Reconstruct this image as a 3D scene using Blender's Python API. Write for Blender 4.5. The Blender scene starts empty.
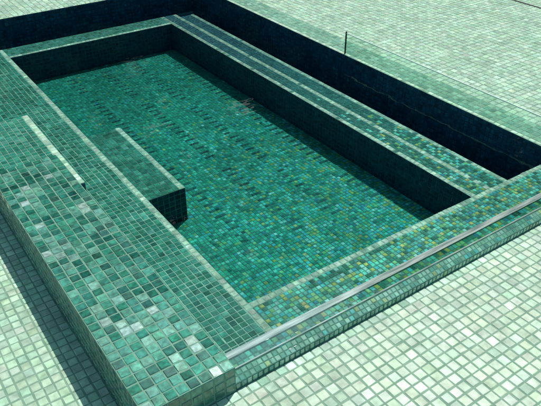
import bpy, math, random
from mathutils import Vector, Matrix, noise
random.seed(7)
D=bpy.data; C=bpy.context
sc=C.scene
sc.view_settings.view_transform='Standard'; sc.view_settings.look='None'; sc.view_settings.exposure=0
P=0.07
# ---------------------------------------------------------------- materials
def newmat(name):
    m=D.materials.new(name); m.use_nodes=True
    nt=m.node_tree; b=nt.nodes.get('Principled BSDF')
    return m,nt,b
def tile_mat(name,rough0,rough1,spec=0.5,noise_amt=0.35,noise_scale=25,coat=0.0,bump=0.0,big=(.82,1.1),coat_rough=.03):
    m,nt,b=newmat(name)
    a=nt.nodes.new('ShaderNodeAttribute'); a.attribute_name='tcol'
    r=nt.nodes.new('ShaderNodeAttribute'); r.attribute_name='rnd'
    tc=nt.nodes.new('ShaderNodeNewGeometry')
    n=nt.nodes.new('ShaderNodeTexNoise'); n.inputs['Scale'].default_value=noise_scale; n.inputs['Detail'].default_value=5
    nt.links.new(tc.outputs['Position'],n.inputs['Vector'])
    n2=nt.nodes.new('ShaderNodeTexNoise'); n2.inputs['Scale'].default_value=1.3; n2.inputs['Detail'].default_value=5
    nt.links.new(tc.outputs['Position'],n2.inputs['Vector'])
    mr=nt.nodes.new('ShaderNodeMapRange'); mr.inputs['From Min'].default_value=.3; mr.inputs['From Max'].default_value=.7
    mr.inputs['To Min'].default_value=1-noise_amt; mr.inputs['To Max'].default_value=1+noise_amt*.6
    nt.links.new(n.outputs[0],mr.inputs['Value'])
    mr2=nt.nodes.new('ShaderNodeMapRange'); mr2.inputs['From Min'].default_value=.3; mr2.inputs['From Max'].default_value=.7
    mr2.inputs['To Min'].default_value=big[0]; mr2.inputs['To Max'].default_value=big[1]
    nt.links.new(n2.outputs[0],mr2.inputs['Value'])
    mm=nt.nodes.new('ShaderNodeMath'); mm.operation='MULTIPLY'
    nt.links.new(mr.outputs[0],mm.inputs[0]); nt.links.new(mr2.outputs[0],mm.inputs[1])
    vm=nt.nodes.new('ShaderNodeVectorMath'); vm.operation='SCALE'
    nt.links.new(a.outputs['Color'],vm.inputs[0]); nt.links.new(mm.outputs[0],vm.inputs['Scale'])
    nt.links.new(vm.outputs[0],b.inputs['Base Color'])
    rr=nt.nodes.new('ShaderNodeMapRange'); rr.inputs['To Min'].default_value=rough0; rr.inputs['To Max'].default_value=rough1
    nt.links.new(r.outputs['Fac'],rr.inputs['Value']); nt.links.new(rr.outputs[0],b.inputs['Roughness'])
    b.inputs['Specular IOR Level'].default_value=spec
    b.inputs['Coat Weight'].default_value=coat; b.inputs['Coat Roughness'].default_value=coat_rough
    if bump>0:
        bp=nt.nodes.new('ShaderNodeBump'); bp.inputs['Strength'].default_value=bump; bp.inputs['Distance'].default_value=.004
        nt.links.new(n.outputs[0],bp.inputs['Height']); nt.links.new(bp.outputs[0],b.inputs['Normal'])
    return m
def noise_mat(name,c0,c1,scale,rough=.8,metal=0,bump=.2,stretch=None):
    m,nt,b=newmat(name)
    g=nt.nodes.new('ShaderNodeNewGeometry')
    n=nt.nodes.new('ShaderNodeTexNoise'); n.inputs['Scale'].default_value=scale; n.inputs['Detail'].default_value=6
    if stretch:
        mp=nt.nodes.new('ShaderNodeMapping'); mp.inputs['Scale'].default_value=stretch
        nt.links.new(g.outputs['Position'],mp.inputs[0]); nt.links.new(mp.outputs[0],n.inputs['Vector'])
    else: nt.links.new(g.outputs['Position'],n.inputs['Vector'])
    cr=nt.nodes.new('ShaderNodeValToRGB'); cr.color_ramp.elements[0].position=.35; cr.color_ramp.elements[1].position=.65
    cr.color_ramp.elements[0].color=(*c0,1); cr.color_ramp.elements[1].color=(*c1,1)
    nt.links.new(n.outputs[0],cr.inputs[0]); nt.links.new(cr.outputs[0],b.inputs['Base Color'])
    b.inputs['Roughness'].default_value=rough; b.inputs['Metallic'].default_value=metal
    bp=nt.nodes.new('ShaderNodeBump'); bp.inputs['Strength'].default_value=bump; bp.inputs['Distance'].default_value=.005
    nt.links.new(n.outputs[0],bp.inputs['Height']); nt.links.new(bp.outputs[0],b.inputs['Normal'])
    return m
M_glass=tile_mat('glass_tile',.15,.4,.5,.35,30,0,.15)
M_wet=tile_mat('wet_tile',.06,.14,.8,.35,14,1,.25)
M_under=tile_mat('submerged_tile',.35,.6,.12,.35,30,0,0,(.75,1.12))
M_cap=tile_mat('cap_tile',.12,.34,.9,.5,30,.5,.35,(.70,1.20),.12)
M_stone=tile_mat('stone_tile',.32,.6,.35,.28,18,0,.4,(.87,1.05))
M_groutL=noise_mat('grout_light',(.09,.22,.155),(.15,.29,.22),12)
M_groutS=noise_mat('grout_submerged',(.14,.32,.24),(.21,.41,.32),12)
M_groutD=noise_mat('grout_dark',(.03,.13,.09),(.06,.19,.135),12)
M_groutN=noise_mat('grout_navy',(.006,.06,.09),(.012,.08,.115),12)
M_groutM=noise_mat('grout_deck',(.13,.24,.17),(.20,.31,.235),9)
M_steel=noise_mat('wet_edge',(.26,.36,.33),(.68,.77,.73),5,.10,.5,.1,(.9,10,10))
M_dark=noise_mat('dark_metal',(.015,.018,.018),(.03,.033,.033),20,.5,.3,.1)
# ---------------------------------------------------------------- palettes
def jit(c,a=.15):
    k=1+random.uniform(-a,a)
    return tuple(max(0,x*k*(1+random.uniform(-a,a)*.35)) for x in c)
def pick(pal):
    r=random.random()*sum(w for w,_ in pal)
    for w,c in pal:
        r-=w
        if r<=0: return jit(c)
    return jit(pal[-1][1])
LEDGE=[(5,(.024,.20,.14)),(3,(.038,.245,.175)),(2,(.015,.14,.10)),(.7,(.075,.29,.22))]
CAP=[(5,(.030,.20,.14)),(3,(.05,.26,.185)),(3,(.015,.12,.088)),(1.2,(.10,.33,.25))]
CAPS=[(3,(.15,.36,.285)),(3,(.08,.29,.215)),(1.5,(.30,.46,.40)),(1.4,(.03,.155,.115))]
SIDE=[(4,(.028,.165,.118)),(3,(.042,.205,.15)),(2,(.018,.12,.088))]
FLOOR=[(5,(.034,.38,.235)),(4,(.027,.32,.20)),(2.0,(.018,.23,.165)),(2.2,(.07,.49,.34)),(1,(.04,.41,.35)),(.25,(.15,.38,.13))]
GOLD=[(1.2,(.27,.42,.13)),(2.6,(.14,.44,.19)),(3.6,(.09,.53,.40)),(1.7,(.05,.42,.41)),(.3,(.34,.42,.17)),(.4,(.035,.27,.33)),(1.1,(.22,.60,.49))]
TRIM=[(4,(.42,.61,.47)),(2,(.35,.54,.41)),(1,(.48,.66,.52)),(.4,(.22,.42,.31))]
DEEP=[(4,(.006,.085,.14)),(3,(.009,.11,.17)),(2,(.004,.065,.115)),(.25,(.025,.15,.18))]
WELL=[(4,(.004,.06,.085)),(3,(.006,.075,.10)),(2,(.003,.045,.07)),(.15,(.02,.10,.12))]  # darkened towards navy: the shade on the basin walls is put into the colour
DECKR=[(4,(.42,.55,.42)),(3,(.45,.575,.445)),(2,(.38,.515,.39)),(1,(.48,.585,.46)),(.2,(.31,.45,.34))]
DECKT=[(4,(.37,.555,.425)),(3,(.40,.58,.45)),(2,(.34,.525,.395)),(.7,(.44,.595,.465))]
BAND=[(4,(.16,.37,.27)),(3,(.21,.43,.32)),(2,(.12,.31,.235))]
DECKL=[(4,(.39,.55,.405)),(3,(.42,.575,.435)),(2,(.34,.50,.37)),(.5,(.47,.585,.46))]
PALE=[(4,(.14,.35,.26)),(3,(.20,.41,.32)),(2,(.08,.26,.195)),(.5,(.22,.37,.18)),(.9,(.08,.36,.31))]
def capcol(i,j,b):
    s=noise.noise(Vector((b.x*2.2,b.y*1.6,3.1)))+max(0,(3.4-b.y))*.12
    return pick(CAPS) if random.random()<max(0.08,min(.75,s*2.1+.08)) else pick(CAP)
# ---------------------------------------------------------------- tile builder
class B:
    def __init__(s): s.v=[];s.f=[];s.m=[];s.c=[];s.r=[]
    def quad(s,pts,mat=1,c=(.3,.3,.3)):
        i=len(s.v); s.v+= [tuple(p) for p in pts]; s.f.append((i,i+1,i+2,i+3)); s.m.append(mat)
        s.c+=[c]*4; s.r+=[.5]*4
    def panel(s,o,U,V,lu,lv,colfn,gap=.009,hgt=.003,bev=.0035,tilt=.02,pitch=None,wob=0):
        pitch=pitch or P
        o=Vector(o);U=Vector(U).normalized();V=Vector(V).normalized();N=U.cross(V)
        s.quad([o,o+U*lu,o+U*lu+V*lv,o+V*lv])
        nu=max(1,int(round(lu/pitch)));nv=max(1,int(round(lv/pitch)))
        pu=lu/nu;pv=lv/nv
        for i in range(nu):
            for j in range(nv):
                cu=(i+.5)*pu;cv=(j+.5)*pv
                w=pu/2-gap/2*random.uniform(.7,1.35);h=pv/2-gap/2*random.uniform(.7,1.35)
                a=random.gauss(0,.014)
                ca,sa=math.cos(a),math.sin(a)
                tu,tv=random.gauss(0,tilt),random.gauss(0,tilt)
                cu+=random.gauss(0,.001);cv+=random.gauss(0,.001)
                base=o+U*cu+V*cv
                c=colfn(i,j,base); rn=random.random()
                if wob:
                    base=base+U*(wob*noise.noise(base*4))+V*(wob*noise.noise(base*4+Vector((9,5,2))))
                k=len(s.v)
                for (z,ww,hh) in ((0.0005,w,h),(hgt,w-bev,h-bev)):
                    for sx,sy in ((-1,-1),(1,-1),(1,1),(-1,1)):
                        x=sx*ww;y=sy*hh
                        xr=x*ca-y*sa;yr=x*sa+y*ca
                        zz=z+(tu*x+tv*y if z>.001 else 0)
                        p=base+U*xr+V*yr+N*max(zz,.0005)
                        s.v.append((p.x,p.y,p.z)); s.c.append(c); s.r.append(rn)
                s.f.append((k+4,k+5,k+6,k+7)); s.m.append(0)
                for q in range(4):
                    q2=(q+1)%4
                    s.f.append((k+q,k+q2,k+4+q2,k+4+q)); s.m.append(0)
    def obj(s,name,mats,parent=None):
        me=D.meshes.new(name); me.from_pydata(s.v,[],s.f)
        for m in mats: me.materials.append(m)
        me.polygons.foreach_set('material_index',s.m)
        ca=me.attributes.new('tcol','FLOAT_COLOR','POINT')
        flat=[]
        for c in s.c: flat+= [c[0],c[1],c[2],1]
        ca.data.foreach_set('color',flat)
        ra=me.attributes.new('rnd','FLOAT','POINT'); ra.data.foreach_set('value',s.r)
        me.update()
        ob=D.objects.new(name,me); C.collection.objects.link(ob)
        if parent: ob.parent=parent
        return ob
def pal(p): return lambda i,j,b: pick(p)
X=(1,0,0);Y=(0,1,0);Z=(0,0,1);NX=(-1,0,0);NY=(0,-1,0)
def top(b,x0,x1,y0,y1,z,fn,**k): b.panel((x0,y0,z),X,Y,x1-x0,y1-y0,fn,**k)
def face_px(b,x,y0,y1,z0,z1,fn,**k): b.panel((x,y0,z0),Y,Z,y1-y0,z1-z0,fn,**k)
def face_nx(b,x,y0,y1,z0,z1,fn,**k): b.panel((x,y1,z0),NY,Z,y1-y0,z1-z0,fn,**k)
def face_ny(b,x0,x1,y,z0,z1,fn,**k): b.panel((x0,y,z0),X,Z,x1-x0,z1-z0,fn,**k)
def face_py(b,x0,x1,y,z0,z1,fn,**k): b.panel((x1,y,z0),NX,Z,x1-x0,z1-z0,fn,**k)
def empty(name,loc,label,cat):
    e=D.objects.new(name,None); e.location=loc; C.collection.objects.link(e)
    e['label']=label; e['category']=cat; e.empty_display_size=.2
    return e
def box(name,x0,x1,y0,y1,z0,z1,mat,parent=None,bev=0):
    me=D.meshes.new(name)
    v=[(x,y,z) for z in(z0,z1) for x,y in((x0,y0),(x1,y0),(x1,y1),(x0,y1))]
    f=[(3,2,1,0),(4,5,6,7),(0,1,5,4),(1,2,6,5),(2,3,7,6),(3,0,4,7)]
    me.from_pydata(v,[],f); me.materials.append(mat)
    ob=D.objects.new(name,me); C.collection.objects.link(ob)
    if bev:
        md=ob.modifiers.new('b','BEVEL'); md.width=bev; md.segments=2
    if parent: ob.parent=parent
    return ob
# thin transparent reflectors (water, glass)
def clear(name,tint,ior,rough,bump,water=False):
    m=D.materials.new(name); m.use_nodes=True; nt=m.node_tree; nt.nodes.clear(); L=nt.links.new
    out=nt.nodes.new('ShaderNodeOutputMaterial'); mix=nt.nodes.new('ShaderNodeMixShader'); tr=nt.nodes.new('ShaderNodeBsdfTransparent'); gl=nt.nodes.new('ShaderNodeBsdfGlossy')
    gl.inputs['Roughness'].default_value=rough; tr.inputs[0].default_value=(*tint,1)
    fr=nt.nodes.new('ShaderNodeFresnel'); fr.inputs['IOR'].default_value=ior
    g=nt.nodes.new('ShaderNodeNewGeometry')
    inv=nt.nodes.new('ShaderNodeMath'); inv.operation='SUBTRACT'; inv.inputs[0].default_value=1; L(g.outputs['Backfacing'],inv.inputs[1])
    mu=nt.nodes.new('ShaderNodeMath'); mu.operation='MULTIPLY'; L(fr.outputs[0],mu.inputs[0]); L(inv.outputs[0],mu.inputs[1])
    if bump:
        n=nt.nodes.new('ShaderNodeTexNoise'); n.inputs['Scale'].default_value=3 if water else 9; n.inputs['Detail'].default_value=2; n.inputs['Distortion'].default_value=.3
        bp=nt.nodes.new('ShaderNodeBump'); bp.inputs['Strength'].default_value=.6; bp.inputs['Distance'].default_value=bump
        L(g.outputs['Position'],n.inputs['Vector']); L(n.outputs[0],bp.inputs['Height']); L(bp.outputs[0],gl.inputs['Normal']); L(bp.outputs[0],fr.inputs['Normal'])
    if water:
        # caustics painted into the transparent tint, as if ripples focused the light
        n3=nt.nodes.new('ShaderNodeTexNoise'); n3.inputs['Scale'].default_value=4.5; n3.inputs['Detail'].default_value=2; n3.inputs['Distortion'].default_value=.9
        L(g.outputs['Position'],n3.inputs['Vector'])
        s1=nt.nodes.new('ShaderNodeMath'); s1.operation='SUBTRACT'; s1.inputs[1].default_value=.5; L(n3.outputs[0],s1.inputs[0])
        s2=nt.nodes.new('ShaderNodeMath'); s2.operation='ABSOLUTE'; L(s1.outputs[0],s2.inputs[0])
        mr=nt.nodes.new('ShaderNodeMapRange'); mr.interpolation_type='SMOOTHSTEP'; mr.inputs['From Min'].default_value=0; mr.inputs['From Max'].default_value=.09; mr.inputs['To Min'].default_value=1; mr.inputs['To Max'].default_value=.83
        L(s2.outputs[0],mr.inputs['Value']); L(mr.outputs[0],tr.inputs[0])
    L(mu.outputs[0],mix.inputs[0]); L(tr.outputs[0],mix.inputs[1]); L(gl.outputs[0],mix.inputs[2]); L(mix.outputs[0],out.inputs['Surface'])
    return m,nt,out
# ---------------------------------------------------------------- dimensions
XL=.70; XW=1.285; XE=1.76; XD0=4.10; XD1=4.36; XD2=4.66; XR=5.22
YF=2.3; YI=2.79; YB=8.4; YB2=8.75; YO=9.75
ZL=-.09; ZF=-.48; ZC=-.60; ZD=-.27; ZDF=-.09; ZT=.004; Z2=-.14
T=.055
pool=empty('swimming_pool',(0,0,0),'rectangular green glass mosaic pool with sunken centre and pale tile borders','swimming pool')
ROWS=(2.42,2.90,3.38,3.86)
def floorcol(i,j,b):
    for k,xc in enumerate(ROWS):
        if abs(b.x-xc)<.056 and j%3==0:
            ph=(b.y+k*.42)%1.9
            if ph<1.70 and 3.7<b.y<8.2 and random.random()<.95:
                f=min(1,max(0,(5.2-b.y)/1.8))
                return jit((.010+.012*f,.08+.09*f,.07+.065*f),.3)
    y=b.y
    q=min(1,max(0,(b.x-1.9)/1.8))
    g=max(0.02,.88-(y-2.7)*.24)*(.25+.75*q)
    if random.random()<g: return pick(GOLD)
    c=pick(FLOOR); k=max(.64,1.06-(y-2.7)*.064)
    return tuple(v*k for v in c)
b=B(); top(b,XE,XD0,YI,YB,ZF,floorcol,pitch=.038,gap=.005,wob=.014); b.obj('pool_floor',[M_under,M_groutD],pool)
b=B()
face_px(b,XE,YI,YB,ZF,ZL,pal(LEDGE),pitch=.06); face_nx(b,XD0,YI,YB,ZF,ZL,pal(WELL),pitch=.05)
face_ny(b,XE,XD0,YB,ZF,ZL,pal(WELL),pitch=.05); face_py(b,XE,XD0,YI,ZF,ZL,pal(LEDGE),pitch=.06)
b.obj('inner_wall',[M_under,M_groutN],pool)
b=B()
face_px(b,XD1,YI,YB2,Z2,ZL,pal(DEEP)); face_px(b,XD2,YI,YB2,ZC,Z2,pal(DEEP))
face_nx(b,XR,YI,YO,ZC,ZT-.002,pal(DEEP),pitch=.055); face_ny(b,XL,XR,YO,ZC,ZT-.002,pal(DEEP),pitch=.055)
face_py(b,XL,XD2,YB2,ZC,ZL,pal(DEEP)); face_py(b,XD0,XR,YI-.0005,ZC,ZL,pal(DEEP))
face_nx(b,XR,YF,YI,ZL,ZT-.002,pal(DEEP)); face_px(b,XL+.01,YB2,YO,ZC,.0,pal(DEEP))
top(b,XD2,XR,YI,YO,ZC,pal(DEEP)); top(b,XL,XD2,YB2,YO,ZC-.003,pal(DEEP))
b.obj('outer_channel',[M_under,M_groutN],pool)
b=B(); top(b,XL,XE-T,YF+.1,YB2,ZL,pal(LEDGE),pitch=.052,gap=.0065,wob=.008); b.obj('ledge',[M_under,M_groutS],pool)
def frontcol(i,j,b): return pick(GOLD) if random.random()<.6 else pick(LEDGE+[(5,(.08,.36,.28))])
b=B(); top(b,XE,XR,YF+.1,YI-T,ZL,frontcol,pitch=.038,gap=.005,wob=.01); b.obj('ledge',[M_under,M_groutD],pool)
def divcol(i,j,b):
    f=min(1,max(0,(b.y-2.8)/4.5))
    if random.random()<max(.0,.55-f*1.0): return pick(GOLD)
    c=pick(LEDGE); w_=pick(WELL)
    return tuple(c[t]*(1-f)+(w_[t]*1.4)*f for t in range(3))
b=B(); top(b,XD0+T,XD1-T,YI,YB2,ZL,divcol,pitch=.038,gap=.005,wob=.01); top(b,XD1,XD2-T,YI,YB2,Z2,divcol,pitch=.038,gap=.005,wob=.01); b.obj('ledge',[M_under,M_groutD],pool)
b=B(); top(b,XE,XD0,YB+T,YB2,ZL,pal(LEDGE+[(5,(.05,.25,.22))]),pitch=.052); b.obj('ledge',[M_under,M_groutD],pool)
b=B(); k=dict(pitch=.055,wob=.010)
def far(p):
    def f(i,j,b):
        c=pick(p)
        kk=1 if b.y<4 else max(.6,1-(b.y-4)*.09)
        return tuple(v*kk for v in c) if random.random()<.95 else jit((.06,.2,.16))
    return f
top(b,XE-T,XE,YF+.1,YB2,ZL,pal(TRIM),**k); top(b,XE,XD0,YI-T,YI,ZL,pal(TRIM),**k); top(b,XD0,XR,YI-T,YI,ZL-.0004,pal(TRIM),**k)
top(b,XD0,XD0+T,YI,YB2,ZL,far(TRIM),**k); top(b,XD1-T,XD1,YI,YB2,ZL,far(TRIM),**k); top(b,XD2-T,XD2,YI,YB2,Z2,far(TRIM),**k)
top(b,XE,XD0,YB,YB+T,ZL,pal(TRIM),**k)
b.obj('edge_trim',[M_under,M_groutS],pool)
b=B(); sx=2.15; sy0=4.42; sy1=5.85; sz=-.13
top(b,XE,sx-T,sy0,sy1,sz,pal(LEDGE),pitch=.052,gap=.006,wob=.008); face_px(b,sx,sy0,sy1,ZF,sz,pal(LEDGE),pitch=.06); face_ny(b,XE,sx,sy0,ZF,sz,pal(WELL),pitch=.052); face_py(b,XE,sx,sy1,ZF,sz,pal(LEDGE))
st=b.obj('step',[M_under,M_groutD],pool)
b=B(); top(b,sx-T,sx,sy0,sy1,sz,pal(TRIM),**k); b.obj('step_trim',[M_under,M_groutS],st)
b=B(); px=1.375;py0=4.80;py1=6.40;pz=.012
top(b,XL,px-T-.008,py0,py1,pz,pal(LEDGE),pitch=.055,gap=.0065); face_px(b,px,py0,py1,ZL,pz,pal(DEEP),pitch=.11); face_py(b,XL,px,py1,ZL,pz,pal(DEEP),pitch=.11); face_ny(b,XW,px,py0,ZL,pz,pal(DEEP),pitch=.06)
st=b.obj('step',[M_glass,M_groutL],pool)
b=B(); top(b,px-T-.008,px,py0,py1,pz,pal(TRIM),pitch=.06); b.obj('step_trim',[M_stone,M_groutS],st)
# front overflow edge
b=B()
top(b,XW+.002,XR,YF-.03,YF+.060,-.008,frontcol,pitch=.040,gap=.005)
b.panel((XW+.002,YF-.10,-.035),X,(0,.07,.026),XR-XW,.0747,pal(PALE),pitch=.038,gap=.005)
face_ny(b,XW+.002,XR,YF-.10,ZDF,-.035,pal(PALE),pitch=.040)
b.obj('overflow_wall',[M_wet,M_groutD],pool)
mge,_,_=clear('edge_glass',(.90,.96,.94),2.6,.06,.006)
box('glass_edge',XW+.002,XR,YF-.016,YF+.0605,-.003,.003,mge,pool)
box('overflow_edge',XW+.002,XR,YF+.061,YF+.112,-.12,.004,M_steel,pool,.001)
box('overflow_edge',XW+.002,XR,YF-.026,YF-.0165,-.010,.002,M_steel,pool,.001)
b=B(); face_nx(b,XL,5.25,YO,ZD,0.0,pal(SIDE)); b.obj('outer_wall',[M_glass,M_groutD],pool)
# raised seat wall
b=B(); zc=.12; y0=2.195;y1=5.22
top(b,XL,XW,y0,y1,zc,capcol,gap=.009,hgt=.005,tilt=.05,pitch=.073)
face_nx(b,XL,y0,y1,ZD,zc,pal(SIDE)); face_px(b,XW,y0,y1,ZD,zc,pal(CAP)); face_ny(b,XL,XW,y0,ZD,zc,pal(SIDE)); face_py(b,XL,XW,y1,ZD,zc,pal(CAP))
w=b.obj('seat_wall',[M_cap,M_groutL]); w['label']='low raised wall clad in uneven teal glass mosaic beside the pool'; w['category']='wall'
# ---------------------------------------------------------------- pavements
YD=YF-.10
b=B(); top(b,XL,6.6,.8,YD-.07,ZDF,pal(DECKR),gap=.010,pitch=.074); face_nx(b,XL,.8,y0,ZD,ZDF,pal(DECKR),gap=.010)
top(b,XW+.001,6.6,YD-.07,YD,ZDF,pal(TRIM),gap=.009); top(b,XL,XW+.001,YD-.07,y0,ZDF,pal(TRIM),gap=.009)
o=b.obj('pavement',[M_stone,M_groutM]); o['kind']='structure'; o['label']='deck beside the pool paved with small cream and green stone tiles'
b=B(); top(b,-.6,XL,.8,6,ZD,pal(DECKL),gap=.010)
o=b.obj('pavement',[M_stone,M_groutM]); o['kind']='structure'; o['label']='lower deck paved with small pale green stone tiles'
XB=XR+T+.30
b=B(); top(b,XB,10.2,YF,11.4,ZT,pal(DECKT),gap=.010,pitch=.086); top(b,0,XB,YO+T,11.4,ZT,pal(DECKT),gap=.010,pitch=.086)
top(b,XR+T,XB,YF,YO+T,ZT,pal(BAND),gap=.009,pitch=.075)
top(b,XR,XR+T,YF,YO+T,ZT,pal(TRIM)); top(b,XL,XR,YO,YO+T,ZT,pal(TRIM)); face_ny(b,XR,10.2,YF,ZDF,ZT,pal(SIDE))
o=b.obj('pavement',[M_stone,M_groutM]); o['kind']='structure'; o['label']='upper terrace paved with small mint stone tiles'
def brickmat(name):
    m,nt,bb=newmat(name)
    g=nt.nodes.new('ShaderNodeNewGeometry'); br=nt.nodes.new('ShaderNodeTexBrick')
    br.offset=0; br.inputs['Scale'].default_value=1; br.inputs['Brick Width'].default_value=.086; br.inputs['Row Height'].default_value=.086
    br.inputs['Mortar Size'].default_value=.005
    br.inputs['Color1'].default_value=(.36,.54,.41,1); br.inputs['Color2'].default_value=(.41,.58,.45,1); br.inputs['Mortar'].default_value=(.17,.28,.2,1)
    nt.links.new(g.outputs['Position'],br.inputs['Vector']); nt.links.new(br.outputs[0],bb.inputs['Base Color']); bb.inputs['Roughness'].default_value=.5
    return m
MB=brickmat('far_tiles')
me=D.meshes.new('pavement')
v=[];f=[]
def q(x0,x1,y0,y1,z):
    i=len(v); v.extend([(x0,y0,z),(x1,y0,z),(x1,y1,z),(x0,y1,z)]); f.append((i,i+1,i+2,i+3))
q(10.2,13.5,YF,14,ZT); q(-12,10.2,11.4,14,ZT); q(-12,0,YO,11.4,ZT)
q(XL,13.5,-12,.8,ZDF); q(-12,XL,-12,.8,ZD); q(-12,-.6,.8,6,ZD); q(6.6,13.5,.8,YF,ZDF); q(-12,XL,6,YO,ZD)
me.from_pydata(v,[],f); me.materials.append(MB)
o=D.objects.new('pavement',me); C.collection.objects.link(o); o['kind']='structure'
MG=noise_mat('grass_ground',(.04,.07,.02),(.07,.10,.035),3,.9)
me=D.meshes.new('ground'); me.from_pydata([(-500,-500,-1.4),(500,-500,-1.4),(500,500,-1.4),(-500,500,-1.4)],[],[(0,1,2,3)]); me.materials.append(MG)
o=D.objects.new('ground',me); C.collection.objects.link(o); o['kind']='structure'
# ---------------------------------------------------------------- water and fence
m,nt,out=clear('pool_water',(1,1,1),1.38,.02,.009,True)
va=nt.nodes.new('ShaderNodeVolumeAbsorption'); va.inputs['Color'].default_value=(.05,.72,.79,1); va.inputs['Density'].default_value=.8
nt.links.new(va.outputs[0],out.inputs['Volume'])
wt=box('water',XL+.02,XR-.001,YF+.1125,YO-.001,-1.3,0,m); wt['kind']='structure'
gf=empty('glass_fence',(XR+.03,5.85,ZT),'low frameless glass panel with dark end post on the pool edge','fence')
mg,_,_=clear('clear_glass',(.88,.955,.925),1.5,.01,0)
def child(ob,par):
    ob.parent=par; ob.matrix_parent_inverse=Matrix.Translation(-par.location)
child(box('glass_panel',XR+.026,XR+.034,2.4,5.83,ZT+.01,.27,mg),gf)
child(box('top_edge',XR+.022,XR+.038,2.4,5.83,.2705,.277,noise_mat('glass_edge_trim',(.45,.62,.54),(.6,.75,.67),5,.15)),gf)
child(box('post',XR+.022,XR+.038,5.832,5.850,ZT,.295,M_dark,None,.004),gf)
dr=empty('floor_drain',(8.9,8,ZT),'narrow dark slotted linear drain set in mint tiled terrace','drain')
bb=box('drain_channel',8.88,8.92,3,11.4,ZT-.02,ZT+.008,M_dark); child(bb,dr)
# ---------------------------------------------------------------- trees beyond the terrace (mirrored in the water, more added to hide sky sheen)
ML=noise_mat('leaves',(.025,.06,.03),(.045,.085,.045),2,.6); MK=noise_mat('bark',(.03,.035,.03),(.05,.055,.045),6,.9)
def tube(v,f,p0,p1,r0,r1,n=8):
    p0=Vector(p0);p1=Vector(p1);d=(p1-p0).normalized();a=d.orthogonal().normalized();c=d.cross(a);k=len(v)
    for p,r in((p0,r0),(p1,r1)):
        for i in range(n):
            t=2*math.pi*i/n; q_=p+a*math.cos(t)*r+c*math.sin(t)*r; v.append(tuple(q_))
    for i in range(n): f.append((k+i,k+(i+1)%n,k+n+(i+1)%n,k+n+i))
def make_tree():
    v=[];f=[];tips=[]
    tube(v,f,(0,0,0),(.1,0,3),.24,.17); tube(v,f,(.1,0,3),(0,.1,6.5),.17,.07)
    for i in range(14):
        a=i*2.4; z=.9+i*.40; L_=2.4-i*.08
        p=Vector((.06,0,z)); e=p+Vector((math.cos(a)*L_,math.sin(a)*L_,.8)); tube(v,f,p,e,.08,.025,6); tips+=[e,(p+e)/2+Vector((0,0,.4))]
    tips.append(Vector((0,.1,7)))
    me=D.meshes.new('trunk'); me.from_pydata(v,[],f); me.materials.append(MK)
    v=[];f=[]
    for t in tips:
        for c in range(4):
            cc=t+Vector((random.gauss(0,.5),random.gauss(0,.5),random.gauss(0,.4)))
            for l in range(75):
                d=Vector((random.gauss(0,1),random.gauss(0,1),random.gauss(0,.8)))*.45
                n1=Vector((random.gauss(0,1),random.gauss(0,1),random.gauss(0,1))).normalized(); n2=n1.orthogonal().normalized()
                s=random.uniform(.16,.30); k=len(v); p=cc+d
                v+= [tuple(p-n1*s*1.4),tuple(p+n2*s*.8),tuple(p+n1*s*1.4),tuple(p-n2*s*.8)]; f.append((k,k+1,k+2,k+3))
    mc=D.meshes.new('crown'); mc.from_pydata(v,[],f); mc.materials.append(ML)
    return me,mc
tm,tcm=make_tree()
for (x,y,s,r) in [(-2,17.5,1.3,3),(2.5,17.2,1.35,0),(7,18,1.5,1),(12,18.5,1.5,2),(17.5,16,1.5,4),(19.3,11,1.45,2.2),(18.8,6.5,1.6,3.7),(17,2.0,1.7,5.1),(1,23,2.0,5),(5.5,23,2.2,5.6),(10,24,2.3,2.8),(15,22.5,2.2,1.8),(20,21,2.2,.6),(25.5,15,2.4,.4),(25.3,9.5,2.4,1.9),(24.5,4.5,2.4,2.9),(22,-.5,2.3,.9),(32,14,3.3,1.3),(32,8.5,3.4,5.5),(31,3,3.3,2.5),(28,-3,3.2,4.2),(-3.5,23,2,1.6),(26,20,3.0,3.3),(21,28,3.2,2.3),(14,31,3.3,.2),(6,31,3.2,1.2)]:
    e=empty('tree',(x,y,-1.4),'unseen leafy broadleaf tree standing on grass beyond the terrace','tree'); e['group']='trees beyond the terrace'
    e.scale=(s,s,s); e.rotation_euler=(0,0,r)
    for nm,me_ in(('trunk',tm),('crown',tcm)):
        ob=D.objects.new(nm,me_); C.collection.objects.link(ob); ob.parent=e
# ---------------------------------------------------------------- light
el=math.radians(62); sd=Vector((.88,.47,0)).normalized()
S=Vector((sd.x*math.cos(el),sd.y*math.cos(el),math.sin(el)))
w=D.worlds.new('World'); sc.world=w; w.use_nodes=True; nt=w.node_tree
sk=nt.nodes.new('ShaderNodeTexSky'); sk.sky_type='NISHITA'; sk.sun_disc=False; sk.sun_elevation=el; sk.sun_rotation=math.atan2(sd.x,sd.y)
mx=nt.nodes.new('ShaderNodeVectorMath'); mx.operation='MULTIPLY'; mx.inputs[1].default_value=(.72,1.0,.84)
nt.links.new(sk.outputs[0],mx.inputs[0])
nt.links.new(mx.outputs[0],nt.nodes['Background'].inputs[0]); nt.nodes['Background'].inputs[1].default_value=.15
sl=D.lights.new('sun','SUN'); sl.energy=4.7; sl.angle=math.radians(.6); sl.color=(1,.97,.90)
so=D.objects.new('sun',sl); C.collection.objects.link(so); so.rotation_euler=S.to_track_quat('Z','Y').to_euler()
# ---------------------------------------------------------------- camera
cd=D.cameras.new('camera'); cd.lens=42.4; cd.sensor_width=36; cd.clip_end=2000
co=D.objects.new('camera',cd); C.collection.objects.link(co); co.location=(0,0,3); co.rotation_euler=(math.radians(55.8),0,math.radians(-35))
sc.camera=co
